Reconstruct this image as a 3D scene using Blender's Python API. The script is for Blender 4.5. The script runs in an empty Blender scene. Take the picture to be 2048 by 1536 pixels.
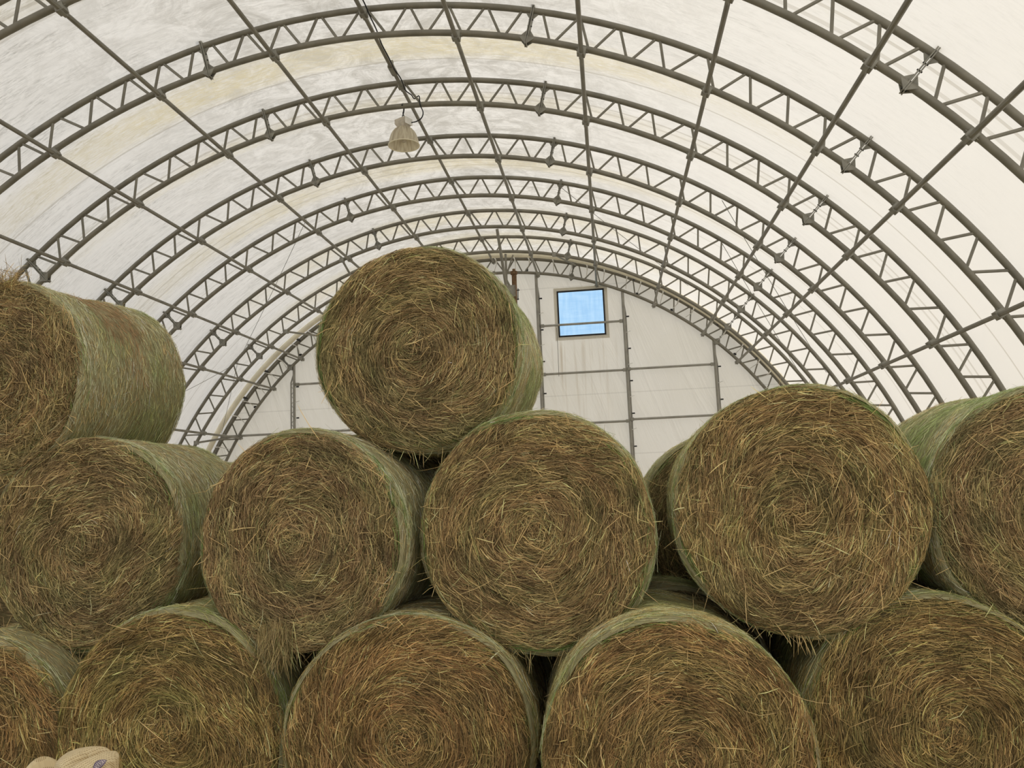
import bpy, bmesh, math, random
import numpy as np
from mathutils import Matrix, Vector

# ------------------------------------------------------------------ camera
S = bpy.context.scene
COL = S.collection
U = 1.65                      # one truss bay in metres
CAMZ = 2.24
yaw, pitch, roll = math.radians(-6.52920), math.radians(7.35850), math.radians(-2.38429)
cy, sy, cp, sp, cr, sr = (math.cos(yaw), math.sin(yaw), math.cos(pitch), math.sin(pitch),
                          math.cos(roll), math.sin(roll))
vf = np.array([sy*cp, cy*cp, sp]); vr = np.array([cy, -sy, 0.0]); vu = np.cross(vr, vf)
vr, vu = cr*vr + sr*vu, -sr*vr + cr*vu
FPX = 1624.88
cam_data = bpy.data.cameras.new('camera')
cam_data.sensor_width = 36.0
cam_data.lens = FPX/2048*36.0
cam_data.clip_end = 300
cam = bpy.data.objects.new('camera', cam_data); COL.objects.link(cam)
cam.matrix_world = Matrix(((vr[0], vu[0], -vf[0], 0), (vr[1], vu[1], -vf[1], 0),
                           (vr[2], vu[2], -vf[2], CAMZ), (0, 0, 0, 1)))
S.camera = cam

# ------------------------------------------------------------------ sky, sun, exposure
W = bpy.data.worlds.new('sky'); S.world = W; W.use_nodes = True
bg = W.node_tree.nodes['Background']
bg.inputs[0].default_value = (0.93, 0.955, 1.0, 1)
bg.inputs[1].default_value = 1.16
sun_d = bpy.data.lights.new('sun', 'SUN'); sun_d.energy = 1.9; sun_d.angle = math.radians(3)
sun_d.color = (1.0, 0.93, 0.80)
sun = bpy.data.objects.new('sun', sun_d); COL.objects.link(sun)
sun.rotation_euler = (math.radians(-8), math.radians(42), 0)    # light comes from the right, high
S.view_settings.view_transform = 'Standard'; S.view_settings.look = 'None'
S.view_settings.gamma = 1; S.view_settings.use_curve_mapping = False
S.view_settings.exposure = 0.0
S.cycles.max_bounces = 8; S.cycles.diffuse_bounces = 6; S.cycles.transmission_bounces = 6
S.cycles.transparent_max_bounces = 8

# ------------------------------------------------------------------ helpers
def tag(o, label=None, cat=None, group=None, kind=None):
    if label: o['label'] = label
    if cat: o['category'] = cat
    if group: o['group'] = group
    if kind: o['kind'] = kind
    return o
def empty(name, loc, label=None, cat=None, group=None):
    o = bpy.data.objects.new(name, None); COL.objects.link(o); o.location = loc
    return tag(o, label, cat, group)
def link(name, mesh, mats, parent=None, loc=None):
    o = bpy.data.objects.new(name, mesh); COL.objects.link(o)
    for m in (mats if isinstance(mats, (list, tuple)) else [mats]):
        if m.name not in [x.name for x in mesh.materials if x]: mesh.materials.append(m)
    if parent is not None: o.parent = parent
    if loc is not None: o.location = loc
    return o
class MB:
    """collects vertices and faces of ONE mesh"""
    def __init__(s): s.v = []; s.f = []; s.mi = []; s.smooth = True
    def add(s, v, f, mi=0):
        n = len(s.v); s.v += [tuple(map(float, p)) for p in v]
        s.f += [tuple(i+n for i in q) for q in f]; s.mi += [mi]*len(f)
    def box(s, c, d, mi=0, ax=None):
        """box centred c with half sizes d, optional axes (3 vectors)"""
        c = np.array(c, float); ax = np.eye(3) if ax is None else np.array(ax, float)
        v = [c + ax[0]*d[0]*i + ax[1]*d[1]*j + ax[2]*d[2]*k for i in (-1, 1) for j in (-1, 1) for k in (-1, 1)]
        s.add(v, [(0,1,3,2), (4,6,7,5), (0,4,5,1), (2,3,7,6), (0,2,6,4), (1,5,7,3)], mi)
    def tube(s, pts, r, n=8, mi=0, cap=True, closed=False):
        pts = np.array(pts, float); m = len(pts)
        r = np.full(m, r) if np.isscalar(r) else np.array(r)
        T = np.gradient(pts, axis=0); T /= np.linalg.norm(T, axis=1)[:, None] + 1e-12
        ref = np.array([0, 0, 1.0]) if abs(T[0][2]) < .9 else np.array([0, 1.0, 0])
        if closed: ref = np.array([0.013, 0.999, 0.01])
        N = ref - T[0]*(ref@T[0]); N /= np.linalg.norm(N)
        vs = []
        for i in range(m):
            N = N - T[i]*(N@T[i]); N /= np.linalg.norm(N) + 1e-12
            B = np.cross(T[i], N)
            for k in range(n):
                a = 2*math.pi*k/n
                vs.append(pts[i] + r[i]*(math.cos(a)*N + math.sin(a)*B))
        fs = [(i*n+k, i*n+(k+1) % n, (i+1)*n+(k+1) % n, (i+1)*n+k) for i in range(m-1) for k in range(n)]
        if cap: fs += [tuple(range(n))[::-1], tuple((m-1)*n+k for k in range(n))]
        s.add(vs, fs, mi)
    def lathe(s, prof, n=32, c=(0, 0, 0), mi=0):
        """profile of (radius, z) turned about z"""
        vs = [(c[0]+r*math.cos(2*math.pi*k/n), c[1]+r*math.sin(2*math.pi*k/n), c[2]+z) for r, z in prof for k in range(n)]
        s.add(vs, [(i*n+k, i*n+(k+1) % n, (i+1)*n+(k+1) % n, (i+1)*n+k) for i in range(len(prof)-1) for k in range(n)], mi)
    def prism(s, poly, y0, y1, mi=0, ax=None, o=(0, 0, 0)):
        """polygon in (a,b) extruded along the third axis; ax = (a, extr, b)"""
        o = np.array(o, float); ax = np.eye(3) if ax is None else np.array(ax, float)
        n = len(poly)
        v = [o+ax[0]*a+ax[1]*y0+ax[2]*b for a, b in poly] + [o+ax[0]*a+ax[1]*y1+ax[2]*b for a, b in poly]
        s.add(v, [tuple(range(n))[::-1], tuple(range(n, 2*n))] + [(i, (i+1) % n, n+(i+1) % n, n+i) for i in range(n)], mi)
    def mesh(s, name, smooth=True):
        me = bpy.data.meshes.new(name); me.from_pydata(s.v, [], s.f)
        me.polygons.foreach_set('material_index', s.mi)
        if smooth:
            me.polygons.foreach_set('use_smooth', [True]*len(s.f))
            me.set_sharp_from_angle(angle=math.radians(38))
        me.update(); return me
    def build(s, name, mats, parent=None, smooth=True, loc=None):
        return link(name, s.mesh(name, smooth), mats, parent, loc)

# ------------------------------------------------------------------ node materials
class NT:
    def __init__(s, name):
        s.m = bpy.data.materials.new(name); s.m.use_nodes = True
        s.t = s.m.node_tree; s.t.nodes.clear()
        s.out = s.t.nodes.new('ShaderNodeOutputMaterial')
    def n(s, typ, **kw):
        q = s.t.nodes.new(typ)
        for k, v in kw.items():
            if k == 'ins':
                for i, x in v.items(): s.set(q.inputs[i], x)
            else: setattr(q, k, v)
        return q
    def set(s, sock, x):
        if isinstance(x, bpy.types.NodeSocket): s.t.links.new(x, sock)
        elif isinstance(x, bpy.types.Node): s.t.links.new(x.outputs[0], sock)
        else: sock.default_value = (*x, 1) if isinstance(x, tuple) and len(x) == 3 and sock.type == 'RGBA' else x
    def math(s, op, a, b=0.0, c=0.0, clamp=False):
        q = s.n('ShaderNodeMath', operation=op, use_clamp=clamp); s.set(q.inputs[0], a); s.set(q.inputs[1], b); s.set(q.inputs[2], c)
        return q.outputs[0]
    def mix(s, fac, a, b, blend='MIX'):
        q = s.n('ShaderNodeMix', data_type='RGBA', blend_type=blend)
        s.set(q.inputs[0], fac); s.set(q.inputs[6], a); s.set(q.inputs[7], b); return q.outputs[2]
    def noise(s, vec, scale=1.0, detail=3.0, rough=.55, dist=0.0):
        q = s.n('ShaderNodeTexNoise', ins={'Scale': scale, 'Detail': detail, 'Roughness': rough, 'Distortion': dist})
        s.set(q.inputs['Vector'], vec); return q.outputs[0]
    def ramp(s, x, lo, hi, a=0.0, b=1.0):
        q = s.n('ShaderNodeMapRange', clamp=True)
        for i, v in enumerate((x, lo, hi, a, b)): s.set(q.inputs[i], v)
        return q.outputs[0]
    def comb(s, x, y, z=0.0):
        q = s.n('ShaderNodeCombineXYZ'); s.set(q.inputs[0], x); s.set(q.inputs[1], y); s.set(q.inputs[2], z); return q.outputs[0]
    def sep(s, v):
        q = s.n('ShaderNodeSeparateXYZ'); s.set(q.inputs[0], v); return q.outputs
    def pr(s, color, rough=.6, metal=0.0, spec=.4, normal=None, **kw):
        q = s.n('ShaderNodeBsdfPrincipled', ins={'Base Color': color, 'Roughness': rough, 'Metallic': metal, 'Specular IOR Level': spec, **kw})
        if normal is not None: s.set(q.inputs['Normal'], normal)
        return q
    def bump(s, h, strength=.3, dist=.02):
        return s.n('ShaderNodeBump', ins={'Height': h, 'Strength': strength, 'Distance': dist}).outputs[0]
    def done(s, sh): s.set(s.out.inputs[0], sh); return s.m

def simple(name, col, rough=.6, metal=0.0, spec=.4, nscale=8, var=.12):
    t = NT(name); tc = t.n('ShaderNodeTexCoord').outputs['Object']
    f = t.noise(tc, nscale, 4)
    c = t.mix(t.ramp(f, .3, .7), tuple(x*(1-var) for x in col), tuple(min(1, x*(1+var)) for x in col))
    return t.done(t.pr(c, rough, metal, spec))

M = {}
M['steel'] = simple('galvanised grey steel', (.225, .212, .172), .5, .25, .5, 5, .18)
M['steel_light'] = simple('pale galvanised steel', (.34, .33, .295), .5, .25, .5, 5, .15)
M['plate'] = simple('plate steel', (.27, .262, .225), .55, .2, .4, 12, .2)
M['bolt'] = simple('dark bolt steel', (.03, .03, .03), .5, .3)
M['black'] = simple('black rubber', (.012, .012, .013), .6)
M['white_strap'] = simple('white strap', (.75, .74, .70), .7)
M['rust'] = simple('rusty pipe steel', (.16, .095, .05), .75, .1, .3, 25, .35)
M['cream_tube'] = simple('cream seam tube', (.84, .79, .63), .7, 0, .3, 3, .12)
M['wire'] = simple('thin cable', (.22, .21, .19), .6)

# membrane of the arched roof: UV.x = arc length (m, 0 at the ridge), UV.y = metres along the building
def membrane():
    t = NT('translucent roof fabric')
    uv = t.n('ShaderNodeUVMap', uv_map='arc').outputs[0]
    x, y, _ = t.sep(uv)
    ax = t.math('ABSOLUTE', x)
    base = (.90, .868, .81)
    # fibrous grime combed along the arch
    st = t.noise(t.comb(t.math('MULTIPLY', x, 6.5), t.math('MULTIPLY', y, 42), 0), 1.0, 6, .78, .5)
    st2 = t.noise(t.comb(t.math('MULTIPLY', x, .9), t.math('MULTIPLY', y, 9), 3.0), 1.0, 4, .6, .6)
    big = t.noise(t.comb(t.math('MULTIPLY', x, .35), t.math('MULTIPLY', y, .55), 7.0), 1.0, 3, .6)
    blot = t.noise(t.comb(t.math('MULTIPLY', x, 1.8), t.math('MULTIPLY', y, 2.2), 1.0), 1.0, 8, .8, 1.5)
    top = t.ramp(ax, 7.5, 1.5)                      # more growth on the flat top than on the flanks
    left = t.ramp(x, 1.0, -4.0, 0.0, .6)
    g = t.math('MULTIPLY', t.ramp(st, .44, .66), t.ramp(st2, .36, .68))
    g = t.math('MULTIPLY', g, t.math('ADD', t.math('MULTIPLY', top, .75), left, clamp=True))
    g = t.math('MULTIPLY', g, t.ramp(big, .3, .62, .35, 1.0))
    c = t.mix(t.math('MULTIPLY', g, .95), base, (.36, .34, .29))
    crown = t.math('MULTIPLY', t.ramp(ax, 4.5, 1.0), t.ramp(blot, .42, .60))
    c = t.mix(t.math('MULTIPLY', crown, .75), c, (.52, .49, .43))
    # yellow algae beside every weld
    yy = t.math('DIVIDE', y, U)
    wob = t.math('ADD', yy, t.ramp(st2, 0, 1, -.10, .10))
    def bandat(c0, w, k): return t.math('MULTIPLY', t.ramp(t.math('ABSOLUTE', t.math('SUBTRACT', wob, c0)), w, w*.35), k)
    bands = bandat(5.34, .22, 1.0)
    for c0, w_, k in ((6.16, .13, .5), (7.46, .24, .85), (9.0, .28, .7), (9.95, .35, .75), (3.9, .2, .3)):
        bands = t.math('ADD', bands, bandat(c0, w_, k))
    bands = t.math('MULTIPLY', bands, t.math('GREATER_THAN', t.math('ABSOLUTE', t.math('SUBTRACT', yy, 5.56)), .03))
    fade = t.math('MULTIPLY', t.ramp(ax, 6.6, 3.2), t.ramp(x, 6.0, .5, .35, 1))
    yb = t.math('MULTIPLY', bands, t.ramp(st, .40, .58, .25, 1))
    yb = t.math('MULTIPLY', yb, t.math('MULTIPLY', fade, t.ramp(big, .3, .55, .45, 1)), clamp=True)
    c = t.mix(t.math('MULTIPLY', yb, .75), c, (.76, .66, .40))
    # weld lines
    def line(p, w): return t.math('LESS_THAN', t.math('ABSOLUTE', t.math('SUBTRACT', yy, p)), w)
    for p, w_, k in ((5.53, .008, .42), (3.97, .012, .38), (4.09, .016, .30), (6.05, .011, .38), (6.13, .014, .28), (7.42, .010, .35), (7.54, .012, .3), (8.1, .01, .3), (8.9, .01, .3), (9.5, .01, .3), (2.4, .01, .4)):
        c = t.mix(t.math('MULTIPLY', line(p, w_), k), c, (.42, .37, .28))
    # fly specks
    vo = t.n('ShaderNodeTexVoronoi', feature='F1', ins={'Scale': 2.6}); t.set(vo.inputs['Vector'], uv)
    sz = t.math('MULTIPLY', t.noise(uv, 1.3, 2), .050)
    dot = t.math('LESS_THAN', vo.outputs['Distance'], t.math('SUBTRACT', sz, .018))
    c = t.mix(t.math('MULTIPLY', dot, .7), c, (.22, .20, .17))
    wr = t.noise(t.comb(t.math('MULTIPLY', x, .6), t.math('MULTIPLY', y, 3.0), 0), 1, 3, .5)
    nb = t.bump(wr, .25, .05)
    d = t.n('ShaderNodeBsdfDiffuse', ins={'Color': c, 'Normal': nb}); tr = t.n('ShaderNodeBsdfTranslucent', ins={'Color': c, 'Normal': nb})
    mx = t.n('ShaderNodeMixShader', ins={0: .52}); t.set(mx.inputs[1], d); t.set(mx.inputs[2], tr)
    return t.done(mx)
M['membrane'] = membrane()

def wall_fabric():
    t = NT('end wall fabric')
    tc = t.n('ShaderNodeTexCoord').outputs['Object']; x, y, z = t.sep(tc)
    big = t.noise(tc, .5, 3)
    c = t.mix(t.ramp(big, .3, .7), (.80, .775, .70), (.86, .84, .78))
    # rain runs below the window
    run = t.noise(t.comb(t.math('MULTIPLY', x, 7.5), t.math('MULTIPLY', z, .25), 0), 1, 3, .6)
    m = t.math('MULTIPLY', t.ramp(run, .50, .68), t.math('MULTIPLY', t.ramp(z, 5.55, 5.3), t.ramp(z, 3.0, 5.0)))
    m = t.math('MULTIPLY', m, t.math('MULTIPLY', t.ramp(x, -1.3, -.9), t.ramp(x, .4, .1)))
    c = t.mix(t.math('MULTIPLY', m, .65), c, (.50, .42, .30))
    # horizontal weld seams and vertical panel joints
    for zz in (6.72, 4.25, 2.9):
        c = t.mix(t.math('MULTIPLY', t.math('LESS_THAN', t.math('ABSOLUTE', t.math('SUBTRACT', z, zz)), .012), .22), c, (.4, .38, .33))
    d1 = t.noise(t.comb(t.math('ADD', t.math('MULTIPLY', x, 2.2), t.math('MULTIPLY', z, .8)), t.math('MULTIPLY', z, .28), 0), 1, 4, .55, 1.2)
    nb = t.bump(d1, .45, .10)
    d = t.n('ShaderNodeBsdfDiffuse', ins={'Color': c, 'Normal': nb}); tr = t.n('ShaderNodeBsdfTranslucent', ins={'Color': c, 'Normal': nb})
    mx = t.n('ShaderNodeMixShader', ins={0: .45}); t.set(mx.inputs[1], d); t.set(mx.inputs[2], tr)
    return t.done(mx)
M['wall'] = wall_fabric()

def pane():
    t = NT('blue tinted window film')
    tc = t.n('ShaderNodeTexCoord').outputs['Object']; x, y, z = t.sep(tc)
    n1 = t.noise(t.comb(t.math('MULTIPLY', x, 14), 0.0, t.math('MULTIPLY', z, 1.6)), 1, 3)
    n2 = t.noise(t.comb(t.math('MULTIPLY', x, 1.5), 0.0, t.math('MULTIPLY', z, 9)), 1, 3)
    f = t.math('MULTIPLY', t.math('ADD', n1, n2), .5)
    c = t.mix(t.ramp(f, .40, .62), (.38, .64, .92), (.50, .75, .98))
    tr = t.n('ShaderNodeBsdfTransparent', ins={'Color': c}); tl = t.n('ShaderNodeBsdfTranslucent', ins={'Color': c})
    gl = t.n('ShaderNodeBsdfGlossy', ins={'Color': (.8, .8, .8), 'Roughness': .25})
    m1 = t.n('ShaderNodeMixShader', ins={0: .4}); t.set(m1.inputs[1], tr); t.set(m1.inputs[2], tl)
    m2 = t.n('ShaderNodeMixShader', ins={0: .04}); t.set(m2.inputs[1], m1); t.set(m2.inputs[2], gl)
    return t.done(m2)
M['pane'] = pane()

def dirt():
    t = NT('dirt floor with chaff')
    tc = t.n('ShaderNodeTexCoord').outputs['Object']
    a = t.noise(tc, 3, 6, .65); b = t.noise(tc, 60, 4, .7)
    c = t.mix(t.ramp(a, .3, .7), (.34, .28, .19), (.46, .39, .27))
    c = t.mix(t.ramp(b, .55, .65, 0, .6), c, (.55, .47, .32))
    return t.done(t.pr(c, .95, 0, .1, t.bump(b, .5, .02)))
M['dirt'] = dirt()

def straw():
    t = NT('dry hay stalks')
    a = t.n('ShaderNodeVertexColor', layer_name='Col').outputs[0]
    d = t.pr(a, .62, 0, .22)
    tr = t.n('ShaderNodeBsdfTranslucent', ins={'Color': a})
    mx = t.n('ShaderNodeMixShader', ins={0: .18}); t.set(mx.inputs[1], d); t.set(mx.inputs[2], tr)
    return t.done(mx)
M['straw'] = straw()
def hay_bed(name, c0, c1, c2, end=True):
    """packed hay under the loose stalks, combed around the roll (object Y is the roll's axis)"""
    t = NT(name)
    tc = t.n('ShaderNodeTexCoord').outputs['Object']; x, y, z = t.sep(tc)
    rad = t.math('SQRT', t.math('ADD', t.math('MULTIPLY', x, x), t.math('MULTIPLY', z, z)))
    an = t.math('ARCTAN2', z, x)
    cs, sn = t.math('COSINE', an), t.math('SINE', an)
    k = 5.0
    across = t.math('MULTIPLY', rad if end else y, 150)
    v = t.n('ShaderNodeCombineXYZ'); t.set(v.inputs[0], t.math('MULTIPLY', cs, k)); t.set(v.inputs[1], t.math('MULTIPLY', sn, k)); t.set(v.inputs[2], across)
    n1 = t.noise(v.outputs[0], 1, 4, .7, .8)
    n2 = t.noise(tc, 9, 4, .6)
    c = t.mix(t.ramp(n1, .38, .62), c0, c1)
    c = t.mix(t.ramp(n2, .42, .68, 0, .7), c, c2)
    return t.done(t.pr(c, .85, 0, .12, t.bump(n1, .9, .012)))
M['bed_end'] = hay_bed('packed hay of the cut end', (.075, .058, .028), (.30, .235, .12), (.20, .17, .08))
M['bed_side'] = hay_bed('packed hay of the rolled side', (.26, .23, .12), (.58, .53, .32), (.42, .42, .23), False)

# ------------------------------------------------------------------ setting: roof skin, end wall, floor
X0 = -1.42681*U                # ridge line
RB, RT = 4.318*U, 4.508*U      # bottom and top chord radius; arch centre stands on the ground
RM = RT + .045                 # fabric lies on the top chord
TY = [3.82937, 4.8231, 5.8096, 6.8155, 7.8117, 8.817, 9.8098, 10.8347]
TY = [v*U for v in TY]
YB = -5.0; YW = TY[7] + .10
def pol(r, deg, y): a = math.radians(deg); return np.array([X0 + r*math.sin(a), y, r*math.cos(a)])

def skin():
    nth, ys = 180, [YB + i*.275 for i in range(int((YW+.06-YB)/.275)+1)] + [YW+.06]
    vs, uvs = [], []
    tyx = [TY[0]-U*k for k in range(1, 9)] + TY
    for y in ys:
        d = min(abs(y-q) for q in tyx)
        sag = .018*min(1, d/(U*.5))**1.3          # the skin dips a little between trusses
        for i in range(nth+1):
            th = -90 + 180*i/nth
            vs.append(pol(RM - sag, th, y)); uvs.append((math.radians(th)*RM, y))
    n = nth+1
    fs = [(j*n+i, j*n+i+1, (j+1)*n+i+1, (j+1)*n+i) for j in range(len(ys)-1) for i in range(nth)]
    me = bpy.data.meshes.new('ceiling'); me.from_pydata([tuple(v) for v in vs], [], fs)
    ul = me.uv_layers.new(name='arc')
    li = np.empty(len(me.loops), int); me.loops.foreach_get('vertex_index', li)
    ul.data.foreach_set('uv', np.array(uvs)[li].ravel())
    me.polygons.foreach_set('use_smooth', [True]*len(fs)); me.update()
    o = link('ceiling', me, M['membrane']); tag(o, 'translucent white arched fabric roof with grimy weld seams', 'roof', kind='structure')
skin()

WX0, WX1, WZ0, WZ1 = -.562*U, .047*U, CAMZ+2.034*U, CAMZ+2.640*U     # window in the end wall
def endwall():
    b = MB(); b.smooth = False
    xs = sorted(set([round(X0-RM+2*RM*i/60, 4) for i in range(61)] + [WX0, WX1]))
    bm = bmesh.new()
    R = RM
    def top(x): return math.sqrt(max(0, R*R-(x-X0)**2))
    for i in range(len(xs)-1):
        a, c = xs[i], xs[i+1]; ta, tc_ = top(a), top(c)
        def quad(z0a, z0c, z1a, z1c):
            b.add([(a, YW, z0a), (c, YW, z0c), (c, YW, z1c), (a, YW, z1a)], [(0, 1, 2, 3)])
        if a >= WX0-1e-6 and c <= WX1+1e-6:
            quad(0, 0, WZ0, WZ0); quad(WZ1, WZ1, ta, tc_)
        else: quad(0, 0, ta, tc_)
    o = b.build('wall_back', M['wall'], smooth=False); tag(o, 'pale grey fabric end wall closing the far end of the arch', 'wall', kind='structure')
    bm.free()
endwall()
w = MB(); t_ = .028
for (xa, xb, za, zb) in ((WX0-t_, WX1+t_, WZ0-t_, WZ0+t_*.2), (WX0-t_, WX1+t_, WZ1-t_*.2, WZ1+t_), (WX0-t_, WX0+t_*.2, WZ0, WZ1), (WX1-t_*.2, WX1+t_, WZ0, WZ1)):
    w.box(((xa+xb)/2, YW-.012, (za+zb)/2), ((xb-xa)/2, .012, (zb-za)/2))
wf = empty('window_1', ((WX0+WX1)/2, YW, WZ0)); tag(wf, 'square blue-tinted film window in a black edge high in the end wall', 'window', kind='structure')
w2 = MB(); w2.smooth = False
nx = 14
def pz(i, j): return ((WX0+(WX1-WX0)*i/nx), YW+.02+.010*math.sin(i*1.9)*math.sin(j*.7+i)*(0 < i < nx)*(0 < j < nx), WZ0+(WZ1-WZ0)*j/nx)
w2.add([pz(i, j) for j in range(nx+1) for i in range(nx+1)], [(j*(nx+1)+i, j*(nx+1)+i+1, (j+1)*(nx+1)+i+1, (j+1)*(nx+1)+i) for j in range(nx) for i in range(nx)])
for o, nm, mt in ((w, 'window_frame', M['black']), (w2, 'window_pane', M['pane'])):
    q = o.build(nm, mt, wf); q.matrix_parent_inverse = Matrix.Translation(-Vector(wf.location))
w3 = MB(); hem = .10
for (xa, xb, za, zb) in ((WX0-hem, WX1+hem, WZ0-hem, WZ0-t_), (WX0-hem, WX1+hem, WZ1+t_, WZ1+hem), (WX0-hem, WX0-t_, WZ0-t_, WZ1+t_), (WX1+t_, WX1+hem, WZ0-t_, WZ1+t_)):
    w3.box(((xa+xb)/2, YW-.005, (za+zb)/2), ((xb-xa)/2, .003, (zb-za)/2))
q = w3.build('window_hem', M['wall'], wf); q.matrix_parent_inverse = Matrix.Translation(-Vector(wf.location))
fl = MB(); fl.add([(-40, -30, 0), (40, -30, 0), (40, 50, 0), (-40, 50, 0)], [(0, 1, 2, 3)])
tag(fl.build('floor', M['dirt'], smooth=False), 'bare dirt floor strewn with chaff under the bales', 'floor', kind='structure')

# ------------------------------------------------------------------ arch trusses
SEC = 28.476
def arc(r, a0, a1, y=0.0, step=2.0):
    n = max(2, int(abs(a1-a0)/step)); return [pol(r, a0+(a1-a0)*i/n, y) for i in range(n+1)]
def truss_meshes():
    out = []
    b = MB(); b.tube(arc(RT, -90, 90), .034, 10); out.append(('top_chord', b.mesh('top_chord'), 'steel'))
    b = MB(); b.tube(arc(RB, -90, 90), .034, 10); out.append(('bottom_chord', b.mesh('bottom_chord'), 'steel'))
    def web(ta, ba):
        if abs(ta) > 88.5 or abs(ba) > 88.5: return
        b = MB(); b.tube([pol(RT-.02, ta, 0), pol(RB+.02, ba, 0)], .0155, 6)
        out.append(('web_bar', b.mesh('web_bar'), 'steel'))
    for s in range(-3, 4):
        c = s*SEC
        for sg in (-1, 1):
            for tt, bb in ((.38, 1.90), (3.62, 2.40), (4.0, 5.2), (6.95, 5.7), (7.3, 8.5), (10.2, 9.0), (10.55, 11.85), (13.35, 12.35)):
                web(c+sg*tt, c+sg*bb)
    for k in (-2.5, -1.5, -.5, .5, 1.5, 2.5):
        a = k*SEC; th = math.radians(a)
        e = np.array([math.cos(th), 0, -math.sin(th)]); n_ = np.array([math.sin(th), 0, math.cos(th)]); yv = np.array([0, 1.0, 0])
        P0 = pol(0, 0, 0)
        b = MB()
        # two bolted flange plates with triangular gussets at both chords
        for sg in (-1, 1):
            b.box(P0+n_*(RB+RT)/2+e*sg*.009, (.005, .042, (RT-RB)/2+.075), ax=(e, yv, n_))
        for rr, d in ((RB, 1), (RT, -1)):
            for sg in (-1, 1):
                b.prism([(sg*.008, -.04*d), (sg*.095, .0), (sg*.012, .10*d)], -.006, .006, ax=(e, yv, n_), o=P0+n_*rr)
        for sg in (-1, 1): b.prism([(-.085, 0), (0, -.075), (.085, 0)], -.005+sg*.03, .005+sg*.03, ax=(e, yv, n_), o=P0+n_*RB)
        out.append(('splice_plate', b.mesh('splice_plate', False), 'plate'))
        b = MB()
        for rr in (RB-.055, RB+.14, RT-.10):
            b.tube([P0+n_*rr-e*.024, P0+n_*rr+e*.024], .008, 6)
        out.append(('bolt', b.mesh('bolt', False), 'bolt'))
    return out
TM = truss_meshes()
ORD = ['nearest steel lattice arch truss, cut by the upper corners of the photo',
       'second steel lattice arch truss, its crown just inside the top of the photo',
       'third steel lattice arch truss, the one the bell lamp hangs from',
       'fourth steel lattice arch truss, right behind the bell lamp',
       'fifth steel lattice arch truss, between the bell lamp and the top of the highest bale',
       'sixth steel lattice arch truss, its crown just above the highest bale',
       'seventh steel lattice arch truss, the last one before the end wall truss',
       'farthest steel lattice arch truss, standing against the fabric end wall']
for i, y in enumerate(TY):
    t = empty('arch_truss', (0, y, 0), ORD[i], 'roof truss', 'steel arch trusses of the fabric barn')
    for nm, me, mt in TM: link(nm, me, M[mt], t)

# ------------------------------------------------------------------ purlins along the building
PUR = [(0, 'ridge pipe'), (-8.154, ''), (8.154, ''), (-19.06, ''), (19.06, ''), (-30.0, ''), (30.0, ''),
       (-40.03, ''), (40.03, ''), (-47.69, ''), (47.69, ''), (-58.77, ''), (58.77, '')]
PL = {0: 'ridge purlin pipe with a black cord along it, running past the bell lamp',
      -8.154: 'purlin pipe just left of the ridge purlin', 8.154: 'purlin pipe just right of the ridge purlin',
      -19.06: 'second purlin pipe left of the ridge purlin', 19.06: 'second purlin pipe right of the ridge purlin',
      -30.0: 'third purlin pipe left of the ridge purlin', 30.0: 'third purlin pipe right of the ridge purlin',
      -40.03: 'fourth purlin pipe left of the ridge purlin', 40.03: 'fourth purlin pipe right of the ridge purlin',
      -47.69: 'fifth purlin pipe left of the ridge, low on the left flank', 47.69: 'fifth purlin pipe right of the ridge, low on the right flank',
      -58.77: 'lowest purlin pipe in view on the left flank', 58.77: 'lowest purlin pipe in view on the right flank'}
cl_cache = None
for a, _ in PUR:
    th = math.radians(a)
    e = np.array([math.cos(th), 0, -math.sin(th)]); n_ = np.array([math.sin(th), 0, math.cos(th)]); yv = np.array([0, 1.0, 0])
    rr = (RT - .058) if a == 0 else (RB - .058)
    P = pol(rr, a, 0)
    t = empty('purlin', (P[0], TY[0]-1.9*U, P[2]), PL[a], 'purlin', 'purlin pipes tying the arch trusses together')
    y0 = TY[0]-1.9*U
    b = MB(); b.tube([(0, 0, 0)] + [(0, y-y0, 0) for y in TY[::2]] + [(0, TY[7]-y0+.03, 0)], .024, 8)
    b.build('pipe', M['steel'], t)
    cm = MB(); cm.box((0, 0, 0)+n_*.020, (.042, .040, .040), ax=(e, yv, n_))
    cm.box(n_*.055, (.062, .020, .030), ax=(e, yv, n_)); cm.box(-n_*.024, (.016, .055, .012), ax=(e, yv, n_))
    cm = cm.mesh('clamp', False)
    for y in TY: link('clamp', cm, M['plate'], t, (0, y-y0, 0))
    if a == 0:
        cm = MB(); cm.tube([(0, -.09, 0), (0, .09, 0)], .042, 10); cm.box((0, -.08, .03), (.03, .02, .04))
        link('pipe_coupler', cm.mesh('pipe_coupler'), M['plate'], t, (0, TY[1]+.72*U-y0, 0))

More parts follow.
